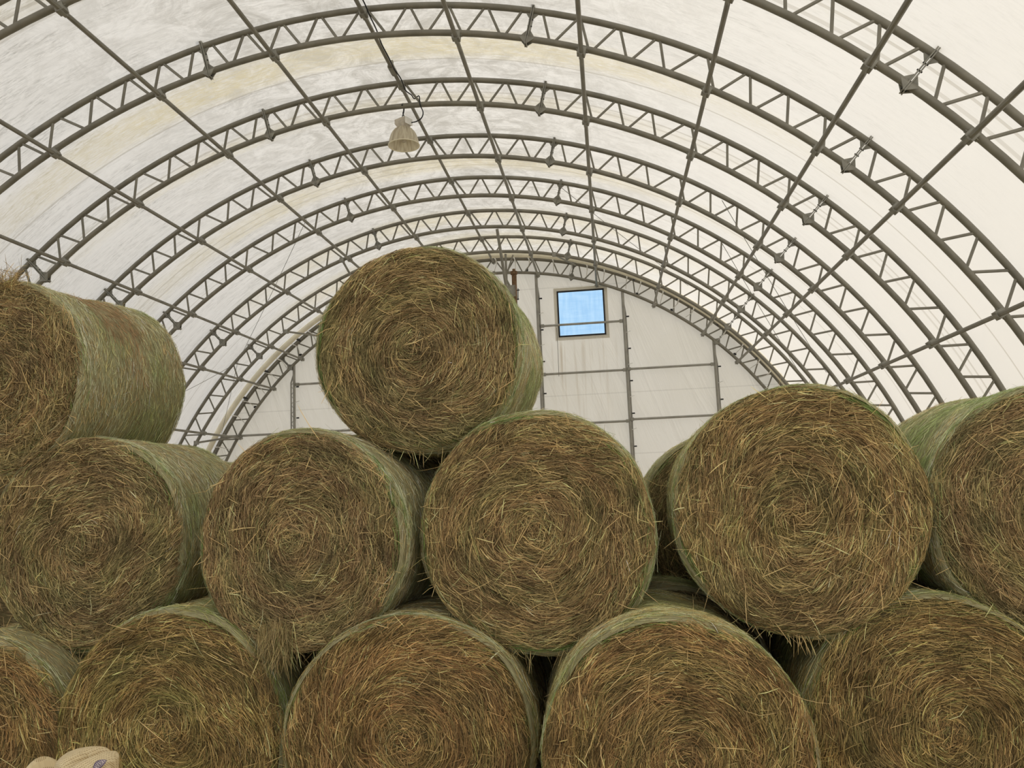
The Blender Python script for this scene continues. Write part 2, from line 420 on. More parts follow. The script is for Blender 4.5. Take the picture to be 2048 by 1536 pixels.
# ------------------------------------------------------------------ end wall frame
yp = TY[7] + .03
def post_top(x): return math.sqrt(RB**2-(x-X0)**2)
POSTS = [(-2.895, 'post of the end wall left of the highest bale, a small two-pipe ladder'), (-1.74, 'end wall post hidden mostly behind the highest bale'),
         (-.58, 'end wall post at the left of the blue window'), (.58, 'end wall post hidden behind the highest bale'),
         (1.74, ''), (2.895, '')]
posts = [(-2.885, 'far left end wall post, a ladder of two thin pipes'), (.578, 'end wall post just left of the blue window'),
         (1.738, 'end wall post just right of the blue window'), (2.895, 'end wall post farthest right, ending low on the arch')]
for dx, lab in posts:
    x = X0 + dx*U; zt = post_top(x) + .03
    t = empty('wall_post', (x, yp, 0), lab, 'post', 'upright pipes of the end wall')
    b = MB(); b.tube([(0, 0, 0), (0, 0, zt-.05), (0, -.02, zt)], .034, 8); b.build('pipe', M['steel_light'], t)
    b = MB(); b.tube([(-.075, .0, 0), (-.075, .0, zt-.45), (-.01, 0, zt-.25)] if dx < 0 else [(.045, .03, 0), (.045, .03, zt-.55), (.02, .02, zt-.35)], .018, 6); b.build('stiffener_pipe', M['steel_light'], t)
    if dx < 0:
        for k in range(26):
            z0 = .3+k*.22
            if z0 > zt-.6: break
            b = MB(); b.tube([(0, 0, z0), (-.075, 0, z0+.11), (0, 0, z0+.22)], .007, 5); b.build('lacing_rod', M['steel_light'], t)
    k = 0; z = zt-.62 if dx > 0 else zt-.55
    while z > .8:
        b = MB()
        if k % 2 == 0: b.box((.085, -.01, z), (.030, .012, .014)); b.build('clip', M['black'], t)
        else:
            b.tube([(.03, -.02, z), (.09, -.03, z+.02), (.13, -.02, z+.03)], .008, 5); b.build('strap', M['white_strap'], t)
        z -= .36; k += 1
def xo(p): return p*U
GIRTS = [(-.82, .30, 2.18, 'girt pipe crossing the lower part of the blue window'), (-.83, .31, 1.515, 'girt pipe below the blue window'),
         (.31, 1.46, 1.523, 'girt pipe right of the middle end wall post, upper one'), (-.85, .31, .83, 'girt pipe just above the middle front bale'),
         (.31, 1.46, .85, 'girt pipe right of the middle end wall post, lower one'), (-4.29, -1.98, 1.574, 'girt pipe running left behind the highest bale'),
         (-5.40, -1.98, .895, 'lowest girt pipe on the left, above the second row bales')]
for a, c, z, lab in GIRTS:
    t = empty('wall_girt', (a*U, yp-.01, CAMZ+z*U), lab, 'girt pipe', 'level pipes of the end wall')
    L = (c-a)*U
    b = MB(); b.tube([(.03, 0, 0), (L-.02, 0, 0)], .026, 8); b.build('pipe', M['steel_light'], t)
    for xx in (.05, L-.05):
        b = MB(); b.box((xx, 0, 0), (.035, .034, .034)); b.build('end_clamp', M['plate'], t, False)
# keder tube that seals roof skin to end wall
kt = empty('seam_tube', (X0, TY[7]-.42, 0), 'fat cream tube along the roof edge in front of the farthest truss', 'tube')
b = MB(); b.tube([pol(RT-.015, a, TY[7]-.42)-np.array([X0, TY[7]-.42, 0]) for a in np.arange(-88, 88.1, 2)], .062, 10)
b.build('tube', M['cream_tube'], kt)
lp = empty('lacing_pipe', (X0, TY[7]-.10, 0), 'thin pipe beside the top chord of the farthest truss, lashed with white straps', 'pipe')
b = MB(); b.tube([pol(RT+.005, a, 0)-np.array([X0, 0, 0]) for a in np.arange(-88, 88.1, 2)], .018, 8); b.build('pipe', M['steel'], lp)
rs = random.Random(5)
for i, a in enumerate(np.arange(-66, 66, 3.3)):
    a += rs.uniform(-.5, .5)
    O = np.array([X0, 0, 0]); n0 = pol(1, a, 0)-O
    p1 = pol(RT+.03, a, -.03)-O; p2 = pol(RT-.10, a+.4, .02)-O; p3 = pol(RT-.24-rs.uniform(0, .06), a+rs.uniform(-.3, .8), .13)-O
    b = MB(); b.tube([p1, (p1+p2)/2+np.array([.01, -.04, 0]), p2], .013, 5); b.tube([p2, p3], .008, 5); b.build('strap', M['white_strap'], lp)
    if i % 2 == 0:
        b = MB(); b.box(p3, (.028, .02, .024)); b.build('buckle', M['bolt'], lp)
for i, a in enumerate((-52, -46, -38, -27, 13.5, 25, 33, 41, 49.5, 56)):
    O = np.array([X0, 0, 0]); p = pol(RT-.02, a, -.10)-O
    b = MB(); b.box(p, (.016, .10, .030), ax=(np.array([math.cos(math.radians(a)), 0, -math.sin(math.radians(a))]), (0, 1, 0), (math.sin(math.radians(a)), 0, math.cos(math.radians(a))))); b.build('bracket', M['black'], lp)

# short diagonal struts between the last trusses
def strut(p, q, lab, r=.022):
    p = np.array(p); q = np.array(q)
    t = empty('strut', tuple(p), lab, 'strut', 'short pipe struts near the end wall')
    b = MB(); b.tube([(0, 0, 0), q-p], r, 8); b.build('pipe', M['steel'], t)
    b = MB(); b.box((0, 0, 0), (.04, .04, .04)); b.build('end_clamp', M['plate'], t, False)
strut(pol(RB, 12.0, TY[6]), pol(RT-.03, 14.6, TY[7]), 'short strut between the last two trusses, right of the ridge')
strut(pol(RB, -7.6, TY[6]), pol(RB, -3.3, TY[7]), 'short strut left of the ridge, behind the top right of the highest bale')
strut(pol(RB, -20.2, TY[5]), pol(RB, -22.2, TY[6]), 'short strut behind the upper left of the highest bale')
strut(pol(RB, -36.5, TY[6]), pol(RB, -34.0, TY[7]), 'short strut at the left edge of the highest bale')
strut(pol(RB, -60.8, TY[6]), pol(RB, -58.6, TY[7]), 'lowest short strut on the left, above the second row bales')

# thin bracing cables
def cable(p, q, lab, sag=.03, r=.0045):
    p = np.array(p); q = np.array(q)
    b = MB(); b.tube([(q-p)*k/12 - np.array([0, 0, sag*math.sin(math.pi*k/12)]) for k in range(13)], r, 5)
    o = b.build('bracing_cable', M['wire'], None, loc=tuple(p)); tag(o, lab, 'cable', 'thin bracing cables under the roof')
cable(pol(RT-.05, -20, TY[4]), pol(RT-.05, -46, TY[6]), 'thin bracing cable crossing steeply left of the highest bale')
cable(pol(RT-.05, -46, TY[6]), pol(RT-.05, -56, TY[5]), 'thin bracing cable on the low left flank beside the top left bale')
cable(pol(RT-.05, -46, TY[6]), pol(RT-.05, -64, TY[7]), 'thin bracing cable running down behind the second row bales, left')
cable(pol(RT-.05, 14, TY[4]), pol(RT-.05, 34, TY[6]), 'thin bracing cable right of the ridge, above the blue window')
cable(pol(RT-.05, 34, TY[3]), pol(RT-.05, 57, TY[5]), 'thin bracing cable high on the right flank')
cable(pol(RT-.05, 36, TY[4]), pol(RT-.05, 60, TY[6]), 'thin bracing cable low on the right flank above the right bales')
wc = MB(); wc.tube([(0, 0, 0), (.004, 0, -.5), (-.002, 0, -1.1)], .006, 5)
tag(wc.build('wall_cable', M['wire'], None, loc=(-.598*U, yp-.06, CAMZ+2.14*U)), 'thin dark cable hanging straight down left of the blue window', 'cable')

# ------------------------------------------------------------------ hoist frame hanging from the roof behind the highest bale
def unproj(px, py, y):
    d = vf + (px-1024)/FPX*vr - (py-768)/FPX*vu
    d = d*(y/d[1]); return np.array([d[0], d[1], d[2]+CAMZ])
h0 = unproj(994, 458, TY[5])
hz = empty('roof_hoist', tuple(h0), 'hanging steel frame with a rusty pipe behind the right of the highest bale', 'hanging frame')
def hp(px, py, y): return unproj(px, py, y)-h0
b = MB(); b.tube([hp(994, 458, TY[5]), hp(1015, 590, TY[5]+.25)], .028, 8); b.build('hanger_pipe', M['steel'], hz)
b = MB(); b.tube([hp(1011, 508, TY[6]), hp(1013, 560, TY[6]), hp(1021, 576, TY[6])], .024, 8); b.build('hanger_pipe', M['steel'], hz)
b = MB(); b.tube([hp(1026, 510, TY[6]), hp(1013, 550, TY[6])], .018, 8); b.build('diagonal_brace', M['steel'], hz)
b = MB(); b.tube([hp(1028, 545, TY[6]), hp(1030, 608, TY[6])], [.052, .050], 10); b.tube([hp(1027.5, 538, TY[6]), hp(1028, 550, TY[6])], .03, 8); b.tube([hp(1027.6, 543, TY[6]), hp(1028, 549, TY[6])], .072, 8); b.build('rusty_pipe', M['rust'], hz)
b = MB(); c = hp(1020, 583, TY[6]); b.box(c, (.12, .05, .12)); b.build('mounting_plate', M['plate'], hz, False)
b = MB(); b.tube([hp(1036, 577, TY[6]), hp(1036, 600, TY[6])], .010, 6); b.tube([hp(1029, 581, TY[6]), hp(1039, 580, TY[6])], .012, 6); b.tube([hp(1029, 599, TY[6]), hp(1038, 598, TY[6])], .012, 6); b.build('clamp_rod', M['bolt'], hz)
b = MB(); b.tube([hp(1030, 605, TY[6]), hp(1036, 640, TY[6]), hp(1040, 800, TY[6])], .022, 6); b.build('lower_pipe', M['steel'], hz)

# ------------------------------------------------------------------ lamp
def lens_mat():
    t = NT('yellowed ribbed lamp reflector')
    tc = t.n('ShaderNodeTexCoord').outputs['Object']; x, y, z = t.sep(tc)
    an = t.math('ARCTAN2', y, x)
    rib = t.math('SINE', t.math('MULTIPLY', an, 48))
    n = t.noise(t.comb(t.math('MULTIPLY', an, 3), t.math('MULTIPLY', z, 3), 0), 1.5, 4)
    c = t.mix(t.ramp(n, .42, .65), (.90, .86, .74), (.58, .51, .39))
    tr = t.n('ShaderNodeBsdfTranslucent', ins={'Color': c})
    d = t.pr(c, .3, 0, .5, t.bump(rib, .5, .004))
    tp = t.n('ShaderNodeBsdfTransparent', ins={'Color': (.92, .88, .78)})
    m1 = t.n('ShaderNodeMixShader', ins={0: .45}); t.set(m1.inputs[1], d); t.set(m1.inputs[2], tr)
    m2 = t.n('ShaderNodeMixShader', ins={0: .22}); t.set(m2.inputs[1], m1); t.set(m2.inputs[2], tp)
    return t.done(m2)
M['lens'] = lens_mat()
M['ballast'] = simple('dusty white ballast housing', (.56, .51, .43), .6, 0, .3, 20, .2)
hang = unproj(806, 217, TY[2])
lx, ly, lz = hang
lamp = empty('hanging_lamp', (lx, ly, lz), 'bell-shaped high bay lamp hanging on a chain from the third arch truss', 'lamp')
k = (ly/vf[1])/FPX            # metres per pixel there
b = MB(); b.tube([(-.0, -.05, .02), (0, 0, .065), (0, .05, .02), (0, .02, -.05), (0, 0, -.06)], .010, 6)
for i in range(4):
    z0 = -.06-i*.035; pts = []
    for q in range(9):
        a = 2*math.pi*q/8; v = (.012*math.cos(a), 0, .024*math.sin(a)) if i % 2 else (0, .012*math.cos(a), .024*math.sin(a))
        pts.append((v[0], v[1], z0-.012+v[2]))
    b.tube(pts, .0055, 5, cap=False)
b.build('chain', M['bolt'], lamp)
zt = -.150
def ax3(d): R = Matrix.Rotation(math.radians(d), 3, 'Z'); return (np.array(R @ Vector((1, 0, 0))), np.array(R @ Vector((0, 1, 0))), np.array([0, 0, 1.0]))
A = ax3(-28); b = MB()
b.box((0, 0, zt-.030), (.085, .070, .030), ax=A)
vs = [np.array([0, 0, zt-.06])+A[0]*i*.085+A[1]*j*.070 for i, j in ((-1, -1), (1, -1), (1, 1), (-1, 1))]
ws = [np.array([0, 0, zt-.115])+A[0]*i*.050+A[1]*j*.048 for i, j in ((-1, -1), (1, -1), (1, 1), (-1, 1))]
b.add(vs+ws, [(0, 1, 5, 4), (1, 2, 6, 5), (2, 3, 7, 6), (3, 0, 4, 7), (4, 5, 6, 7)])
b.build('ballast_box', M['ballast'], lamp, False)
b = MB(); b.box(np.array([0, 0, zt-.045])+A[0]*.089, (.004, .066, .044), ax=A); b.build('side_cover', M['white_strap'], lamp, False)
b = MB(); prof = [(.050, zt-.105), (.085, zt-.116), (.118, zt-.140), (.146, zt-.175), (.166, zt-.215), (.180, zt-.262), (.190, zt-.312), (.196, zt-.345), (.190, zt-.345), (.183, zt-.310), (.160, zt-.22), (.140, zt-.181), (.112, zt-.147), (.07, zt-.124)]
b.lathe(prof, 40); b.build('bell_reflector', M['lens'], lamp)
b = MB(); b.lathe([(.200, zt-.340), (.200, zt-.348), (.188, zt-.348), (.188, zt-.340), (.200, zt-.340)], 40); b.build('rim', M['cream_tube'], lamp)
b = MB(); b.lathe([(.0, zt-.125), (.022, zt-.125), (.022, zt-.18), (.016, zt-.19), (.038, zt-.22), (.042, zt-.255), (.025, zt-.295), (0.0, zt-.30)], 16); b.build('bulb', M['ballast'], lamp)
b = MB(); b.tube([(0, -.010, zt-.12), (0, -.010, zt-.225)], .012, 6); b.build('lamp_socket', M['rust'], lamp)
# cord along the ridge and down to the lamp
rz = RT-.10
pts = [(X0+.03, YB+6, rz)]
rr_ = random.Random(2)
y = YB+6.5
while y < TY[2]-.05:
    pts.append((X0+.045+.012*rr_.uniform(-1, 1)+(.02 if abs(y-TY[1]) < .5 else 0), y, rz+.03-.025*rr_.random())); y += .28
pts += [(X0+.06, TY[2]-.05, rz-.03), (X0+.13, TY[2]-.03, rz-.09), (X0+.16, TY[2], rz-.13), (X0+.22, TY[2]+.01, RB+.12), (X0+.24, TY[2]-.04, RB-.02), (lx+.265, ly-.03, lz-.09), (lx+.24, ly-.02, lz-.16), (lx+.17, ly, lz-.19), (lx+.08, ly, lz-.20)]
P_ = np.array(pts); tt = np.linspace(0, len(P_)-1, len(P_)*4)
def cr_spline(P, t):
    i = np.clip(t.astype(int), 0, len(P)-2); f = (t-i)[:, None]
    p0 = P[np.clip(i-1, 0, None)]; p1 = P[i]; p2 = P[i+1]; p3 = P[np.clip(i+2, None, len(P)-1)]
    return .5*((2*p1)+(-p0+p2)*f+(2*p0-5*p1+4*p2-p3)*f*f+(-p0+3*p1-3*p2+p3)*f**3)
b = MB(); b.tube(cr_spline(P_, tt), .0075, 6); tag(b.build('power_cord', M['black']), 'black cord along the ridge purlin looping down to the bell lamp', 'cord')

# ------------------------------------------------------------------ hay
def lin(c): c = np.asarray(c, float)/255; return np.where(c <= .04045, c/12.92, ((c+.055)/1.055)**2.4)
PAL = {k: lin(v)*np.array([1.50, 1.80, 2.40]) for k, v in dict(dark=(92, 71, 40), brown=(139, 110, 68), tan=(176, 145, 92), gold=(196, 162, 100), olive=(134, 126, 72),
        red=(160, 118, 76), pale=(224, 202, 150), green=(122, 132, 64), ltgreen=(156, 158, 96), silver=(184, 172, 126)).items()}
PAL['pale'] = lin((226, 200, 142))*np.array([1.38, 1.35, 1.38])
def strand_mesh(name, P, Wd, Sd, C):
    """P (n,k,3) centre lines, Wd (n) half widths, Sd (n,3) sideways direction, C (n,3): folded blades"""
    n, k, _ = P.shape
    T = P[:, -1]-P[:, 0]; T /= np.linalg.norm(T, axis=1)[:, None]+1e-9
    Sd = Sd-T*(Sd*T).sum(1)[:, None]; Sd /= np.linalg.norm(Sd, axis=1)[:, None]+1e-9
    Nn = np.cross(T, Sd)
    tap = np.ones(k); tap[0] = .7; tap[-1] = .35
    w = (Wd[:, None]*tap[None])[:, :, None]
    V = np.stack([P+Sd[:, None]*w, P-Nn[:, None]*w*.75, P-Sd[:, None]*w], 2).reshape(-1, 3)     # n,k,3
    base = (np.arange(n)*k*3)[:, None, None]; seg = (np.arange(k-1)*3)[None, :, None]; q = np.arange(2)[None, None, :]
    a = base+seg+q
    F = np.stack([a, a+1, a+4, a+3], -1).reshape(-1, 4)
    col = np.repeat(C, k*3, 0)
    return V, F, np.c_[np.clip(col, 0, 1), np.ones(len(col))]
def mesh_np(name, parts, mats):
    """parts: list of (V, F(quads), colour, material index)"""
    vo = 0; Vs, Fs, Cs, Ms = [], [], [], []
    for V, F, C, mi in parts:
        Vs.append(V); Fs.append(F+vo); Cs.append(C); Ms.append(np.full(len(F), mi, np.int32)); vo += len(V)
    V = np.concatenate(Vs).astype(np.float32); F = np.concatenate(Fs).astype(np.int32); C = np.concatenate(Cs).astype(np.float32); Mi = np.concatenate(Ms)
    me = bpy.data.meshes.new(name)
    me.vertices.add(len(V)); me.vertices.foreach_set('co', V.ravel())
    me.loops.add(F.size); me.loops.foreach_set('vertex_index', F.ravel())
    me.polygons.add(len(F)); me.polygons.foreach_set('loop_start', np.arange(0, F.size, 4, dtype=np.int32))
    me.polygons.foreach_set('material_index', Mi)
    at = me.color_attributes.new('Col', 'BYTE_COLOR', 'POINT'); at.data.foreach_set('color', C.ravel())
    for m in mats: me.materials.append(m)
    me.update(calc_edges=True); me.validate()
    return me
def grid(nu, nv, fn, close=True):
    """lathe-like grid; fn(u index, v index) -> xyz; closed in v"""
    V = np.array([fn(i, j) for i in range(nu) for j in range(nv)], float)
    F = np.array([(i*nv+j, i*nv+(j+1) % nv, (i+1)*nv+(j+1) % nv, (i+1)*nv+j) for i in range(nu-1) for j in range(nv)])
    return V, F
class Field:
    """cheap smooth 2-D noise, roughly -1..1"""
    def __init__(s, rg, f=3.0, n=7):
        s.k = rg.normal(0, f, (n, 2)); s.p = rg.uniform(0, 6.28, n); s.n = n
    def __call__(s, x, z):
        return sum(np.sin(s.k[i, 0]*x+s.k[i, 1]*z+s.p[i]) for i in range(s.n))/math.sqrt(s.n)*.9

HL = .06           # depth of the rounded shoulder
def bale(name, x, y, z, R, yawd, L, label, seed, nf=15000, ns=9000, green=.5, red=.5, rim=1.0, loose=120, messy=.0, pitch=0.0,
         tuft=None, squash=0.0, dark=0.0, tint=(1, 1, 1), patch=None):
    rg = np.random.default_rng(seed)
    # root stands at the bale's base; geometry is modelled about the roll axis (local Y, cut end at y = 0)
    root = empty(name, (x, y, z-R), label, 'hay bale', 'round hay bales stacked in the barn')
    root.rotation_euler = (math.radians(pitch), 0, math.radians(-yawd))
    up = (0, 0, R)
    f1, f2, f3, fr = Field(rg, 4), Field(rg, 9), Field(rg, 3), Field(rg, 2.2)
    h1, h2 = Field(rg, 7), Field(rg, 16)
    ph0 = rg.uniform(0, 6.28, 4)
    rings = rg.uniform(.2, 1, 40)
    cx0, cz0 = rg.normal(0, .03*R, 2)
    def out(th):      # outline is not a perfect circle
        return 1+.012*np.sin(2*th+ph0[0])+.008*np.sin(3*th+ph0[1])+.005*np.sin(5*th+ph0[2])+.004*np.sin(9*th+ph0[3]) - squash*np.maximum(0, -np.sin(th))**6
    def ysurf(xx, zz):   # face relief: + goes into the bale
        r = np.hypot(xx, zz)/R
        sh = np.clip((r-.90)/.10, 0, 1)**2*HL
        ring = .006*np.sin(r*46+2.0*f3(xx, zz))
        core = -.02*np.exp(-(r/.16)**2)+.012*np.exp(-((r-.25)/.12)**2)
        return sh+.016*h1(xx, zz)+.008*h2(xx, zz)+ring+core-.020*np.clip(1-r*r, 0, 1)
    # --- cut end: bed + stalks
    nr, na = 26, 96
    def fbed(i, j):
        th = 2*math.pi*j/na; r = R*(i/(nr-1))*.985
        xx, zz = r*math.cos(th)*out(th), r*math.sin(th)*out(th)
        return xx, float(ysurf(xx, zz))+.014, zz
    Vb, Fb = grid(nr, na, fbed); Cb = np.tile([.2, .15, .08, 1.], (len(Vb), 1))
    def colours(r, th, xx, zz, n, kind='end'):
        base = np.empty((n, 3)); u = rg.random(n)
        if kind == 'end':
            rnd = np.clip(.5+.5*f1(xx, zz), 0, 1); rr_ = np.clip(.5+.5*np.sin(r/R*17+ph0[3]+1.5*fr(xx, zz)), 0, 1)
            wr_ = red*rr_*.65; wg = green*(1-rr_)*rnd*.6
            base[:] = PAL['brown']
            base = np.where((u < .30)[:, None], PAL['tan'], base); base = np.where((u > .90)[:, None], PAL['gold'], base)
            base = np.where((u > .66)[:, None] & (u <= .83)[:, None], PAL['dark'], base)
            base = np.where((u > .83)[:, None] & (u <= .90)[:, None], PAL['olive'], base)
            base = base*(1-wr_[:, None]*.6)+PAL['red']*wr_[:, None]*.6
            base = base*(1-wg[:, None])+PAL['olive']*wg[:, None]
        elif kind == 'side':
            rnd = np.clip(.35+.7*f3(xx*1.3, zz*2.6), 0, 1)[:, None]*green*1.0
            base = np.where((u < .4)[:, None], PAL['tan']*1.15, PAL['silver']*1.1)
            base = np.where((u > .85)[:, None], PAL['brown'], base)
            g = np.where((rg.random(n) < .5)[:, None], PAL['green'], PAL['ltgreen'])
            rnd = np.clip(rnd, 0, .85)
            base = base*(1-rnd)+g*rnd
            if patch:         # torn net: browner hay shows
                pa, py, pw, pl = patch
                q = np.exp(-(((th-math.radians(pa)+np.pi) % (2*np.pi)-np.pi)/pw)**2-((zz-py+.15*fr(th, zz*3))/pl)**2)
                q = (rg.random(n) < q*1.2)[:, None]
                base = np.where(q, np.where((u < .5)[:, None], PAL['red'], PAL['brown']), base)
        else:
            base = np.where((u < .55)[:, None], PAL['green'], np.where((u < .8)[:, None], PAL['ltgreen'], PAL['tan']))
        return base*np.exp(rg.normal(-.05, .36, (n, 1)))*(1-dark)*np.array(tint)
    n = int(nf*1.35); K = 4
    r0 = R*np.sqrt(rg.random(n))*.985; th0 = rg.uniform(0, 2*np.pi, n)
    x0_, z0_ = r0*np.cos(th0), r0*np.sin(th0)
    Ls = np.clip(rg.lognormal(math.log(.075), .45, n), .02, .24)
    dl = rg.normal(0, .20+messy*.3, n)+.32*f1(x0_, z0_)+.22*f2(x0_, z0_)
    wild = rg.random(n) < (.13+.35*messy+.45*np.exp(-(r0/(.18*R))**2))
    dl = np.where(wild, rg.uniform(-1.57, 1.57, n), dl)
    s = (np.linspace(-.5, .5, K)[None]*Ls[:, None])
    bend = rg.normal(0, .9, n)[:, None]*(s**2-(Ls**2/12)[:, None])
    # curled along the roll
    rr_ = np.maximum(r0, .12)[:, None]
    rs_ = r0[:, None]+s*np.sin(dl)[:, None]+bend*.8
    ts_ = th0[:, None]+s*np.cos(dl)[:, None]/rr_
    Xc, Zc = rs_*np.cos(ts_), rs_*np.sin(ts_)
    # wild ones are straight
    ang = th0+np.pi/2-dl
    Xw, Zw = x0_[:, None]+s*np.cos(ang)[:, None]+bend*np.sin(ang)[:, None], z0_[:, None]+s*np.sin(ang)[:, None]-bend*np.cos(ang)[:, None]
    X = np.where(wild[:, None], Xw, Xc); Z = np.where(wild[:, None], Zw, Zc)
    X += cx0*np.exp(-(r0/(.5*R))**2)[:, None]; Z += cz0*np.exp(-(r0/(.5*R))**2)[:, None]
    rad = np.hypot(X, Z); th = np.arctan2(Z, X); lim = R*1.0*out(th); sc = np.minimum(1, lim/np.maximum(rad, 1e-6)); 
    X *= sc; Z *= sc
    o_ = out(th); X *= 1+(o_-1)*.0; 
    depth = rg.uniform(-.018, .020, n)
    tilt = rg.normal(0, .10+.12*messy, n)
    Y = ysurf(X, Z)+depth[:, None]+s*tilt[:, None]+np.abs(bend)*.4
    P = np.stack([X, Y, Z], -1)
    Wd = np.clip(rg.lognormal(math.log(.00115), .42, n), .0006, .0032)
    Sd = np.stack([-np.sin(ang), rg.normal(0, .5, n), np.cos(ang)], -1)+rg.normal(0, .3, (n, 3))
    C = colours(r0, th0, x0_, z0_, n)*(1+.20*f2(x0_*1.4+3, z0_*1.4))[:, None]
    V, F, Cc = strand_mesh('e', P, Wd, Sd, C)
    me = mesh_np('cut_end', [(Vb, Fb, Cb, 0), (V, F, Cc, 1)], [M['bed_end'], M['straw']])
    link('cut_end', me, M['straw'], root, up)
    # --- rolled side: bed + fine combed stalks under the net
    ysec = [HL*.35, HL*.7, HL, .2, .4, .6, .8, 1.0, L-HL, L-.02, L]
    def rsurf(yy, th):
        a = R*out(th)*(1-.0*yy)
        a = a-.012*np.exp(-((yy-L*.5)/.3)**2)+.006*np.sin(7*yy+3*th+ph0[1])+.004*np.sin(17*yy-5*th)
        return a-np.clip(1-yy/HL, 0, 1)**2*.055-np.clip(1-(L-yy)/HL, 0, 1)**2*.05
    def fside(i, j):
        th_ = 2*math.pi*j/na
        if i == len(ysec): return (0.2*R*math.cos(th_), L, .2*R*math.sin(th_))
        rr1 = float(rsurf(ysec[i], th_))-.004
        return rr1*math.cos(th_), ysec[i], rr1*math.sin(th_)
    Vb, Fb = grid(len(ysec)+1, na, fside); Cb = np.tile([.2, .2, .1, 1.], (len(Vb), 1))
    n = int(ns*1.5)
    yy0 = rg.uniform(.02, L-.02, n); th0 = rg.uniform(0, 2*np.pi, n)
    Ls = np.clip(rg.lognormal(math.log(.06), .45, n), .02, .2)
    dl = rg.normal(0, .22, n)+.25*f2(th0, yy0*2); wild = rg.random(n) < .06; dl = np.where(wild, rg.uniform(-1.5, 1.5, n), dl)
    s = np.linspace(-.5, .5, K)[None]*Ls[:, None]
    TH = th0[:, None]+s*np.cos(dl)[:, None]/R; YY = np.clip(yy0[:, None]+s*np.sin(dl)[:, None], .005, L-.005)
    off = rg.uniform(-.004, .004, n)[:, None]+np.abs(s)*rg.exponential(.10, n)[:, None]
    RR = rsurf(YY, TH)+off
    P = np.stack([RR*np.cos(TH), YY, RR*np.sin(TH)], -1)
    Wd = np.clip(rg.lognormal(math.log(.0011), .35, n), .0006, .0022)
    Sd = np.stack([rg.normal(0, .3, n), np.ones(n), rg.normal(0, .3, n)], -1)
    C = colours(yy0, th0, th0, yy0, n, 'side')
    V, F, Cc = strand_mesh('s', P, Wd, Sd, C)
    me = mesh_np('rolled_side', [(Vb, Fb, Cb, 0), (V, F, Cc, 1)], [M['bed_side'], M['straw']])
    link('rolled_side', me, M['straw'], root, up)
    # --- green netted rim where the wrap folds over the shoulder
    if rim > 0:
        n = int(3600*rim)
        th0 = rg.uniform(0, 2*np.pi, n); q = rg.beta(1.6, 1.8, n)      # 0 = on the face edge, 1 = on the side
        Ls = np.clip(rg.lognormal(math.log(.09), .4, n), .03, .25); s = np.linspace(-.5, .5, K)[None]*Ls[:, None]
        dl = rg.normal(0, .10, n)
        TH = th0[:, None]+s*np.cos(dl)[:, None]/R; Q = q[:, None]+s*np.sin(dl)[:, None]/.1
        yy = Q*.15-.012; rr1 = R*out(TH)-.060*np.clip(1-Q*1.3, 0, 1.2)**2+rg.uniform(.0, .006, n)[:, None]+np.abs(s)*rg.exponential(.05, n)[:, None]
        P = np.stack([rr1*np.cos(TH), yy+.006, rr1*np.sin(TH)], -1)
        C = colours(th0, th0, th0, q, n, 'rim'); C = C*(.78+.22*np.clip(q, 0, 1))[:, None]; C = np.where((rg.random(n) < np.clip(q*1.3-.35, 0, .75))[:, None], PAL['silver']*np.exp(rg.normal(0, .25, (n, 1))), C)
        V, F, Cc = strand_mesh('r', P, np.clip(rg.lognormal(math.log(.0011), .3, n), .0006, .002), rg.normal(0, 1, (n, 3)), C)
        me = mesh_np('wrap_edge', [(V, F, Cc, 0)], [M['straw']])
        o = link('wrap_edge', me, M['straw'], root, up); o['label'] = 'greener hay held by the net at the edge'
    # --- loose stalks poking out
    n = int(loose*1.5); nb = int(loose*.25); nfz = int(loose*1.6)
    K = 5
    def stalks(xx, yy, zz, dirs, Ls, bendv, kink, Wd, C):
        s = np.linspace(0, 1, K)[None]*Ls[:, None]
        P = np.stack([xx, yy, zz], -1)[:, None]+dirs[:, None]*s[..., None]
        perp = np.cross(dirs, rg.normal(0, 1, dirs.shape)); perp /= np.linalg.norm(perp, axis=1)[:, None]+1e-9
        P = P+perp[:, None]*(np.where(kink[:, None], np.maximum(0, s-Ls[:, None]*.5)*.7, bendv[:, None]*s**2))[..., None]
        return strand_mesh('l', P, Wd, np.cross(dirs, perp), C)
    parts = []
    th0 = rg.uniform(0, 2*np.pi, n); r0 = R*.93*np.sqrt(rg.random(n)); a = rg.uniform(0, 2*np.pi, n)
    a = np.where(rg.random(n) < .55, th0+np.pi/2+rg.normal(0, .55, n), a)
    xx, zz = r0*np.cos(th0), r0*np.sin(th0)
    Ls = np.clip(rg.lognormal(math.log(.11), .4, n), .05, .30)
    d = np.stack([np.cos(a), -np.abs(rg.normal(.05, .10, n)), np.sin(a)], -1); d /= np.linalg.norm(d, axis=1)[:, None]
    cc = PAL['pale']*np.exp(rg.normal(-.18, .25, (n, 1)))*(1-dark)
    parts.append(stalks(xx, ysurf(xx, zz)-.013, zz, d, Ls, rg.normal(0, 1.0, n), rg.random(n) < .3, rg.uniform(.0012, .0026, n), cc))
    # bottom rim, hanging or jutting down
    n = nb; th0 = rg.normal(-np.pi/2, .55, n); xx, zz = R*.965*np.cos(th0), R*.965*np.sin(th0)
    d = np.stack([np.cos(th0)*.8+rg.normal(0, .5, n), rg.normal(-.35, .25, n), np.sin(th0)*.9], -1); d /= np.linalg.norm(d, axis=1)[:, None]
    parts.append(stalks(xx, np.full(n, .025), zz, d, rg.uniform(.04, .15, n), rg.normal(0, 1.2, n), rg.random(n) < .25, rg.uniform(.001, .0019, n), PAL['pale']*np.exp(rg.normal(-.1, .2, (n, 1)))))
    # fuzz all over the outline
    n = nfz; th0 = rg.uniform(0, 2*np.pi, n); yy = rg.uniform(0, L, n)
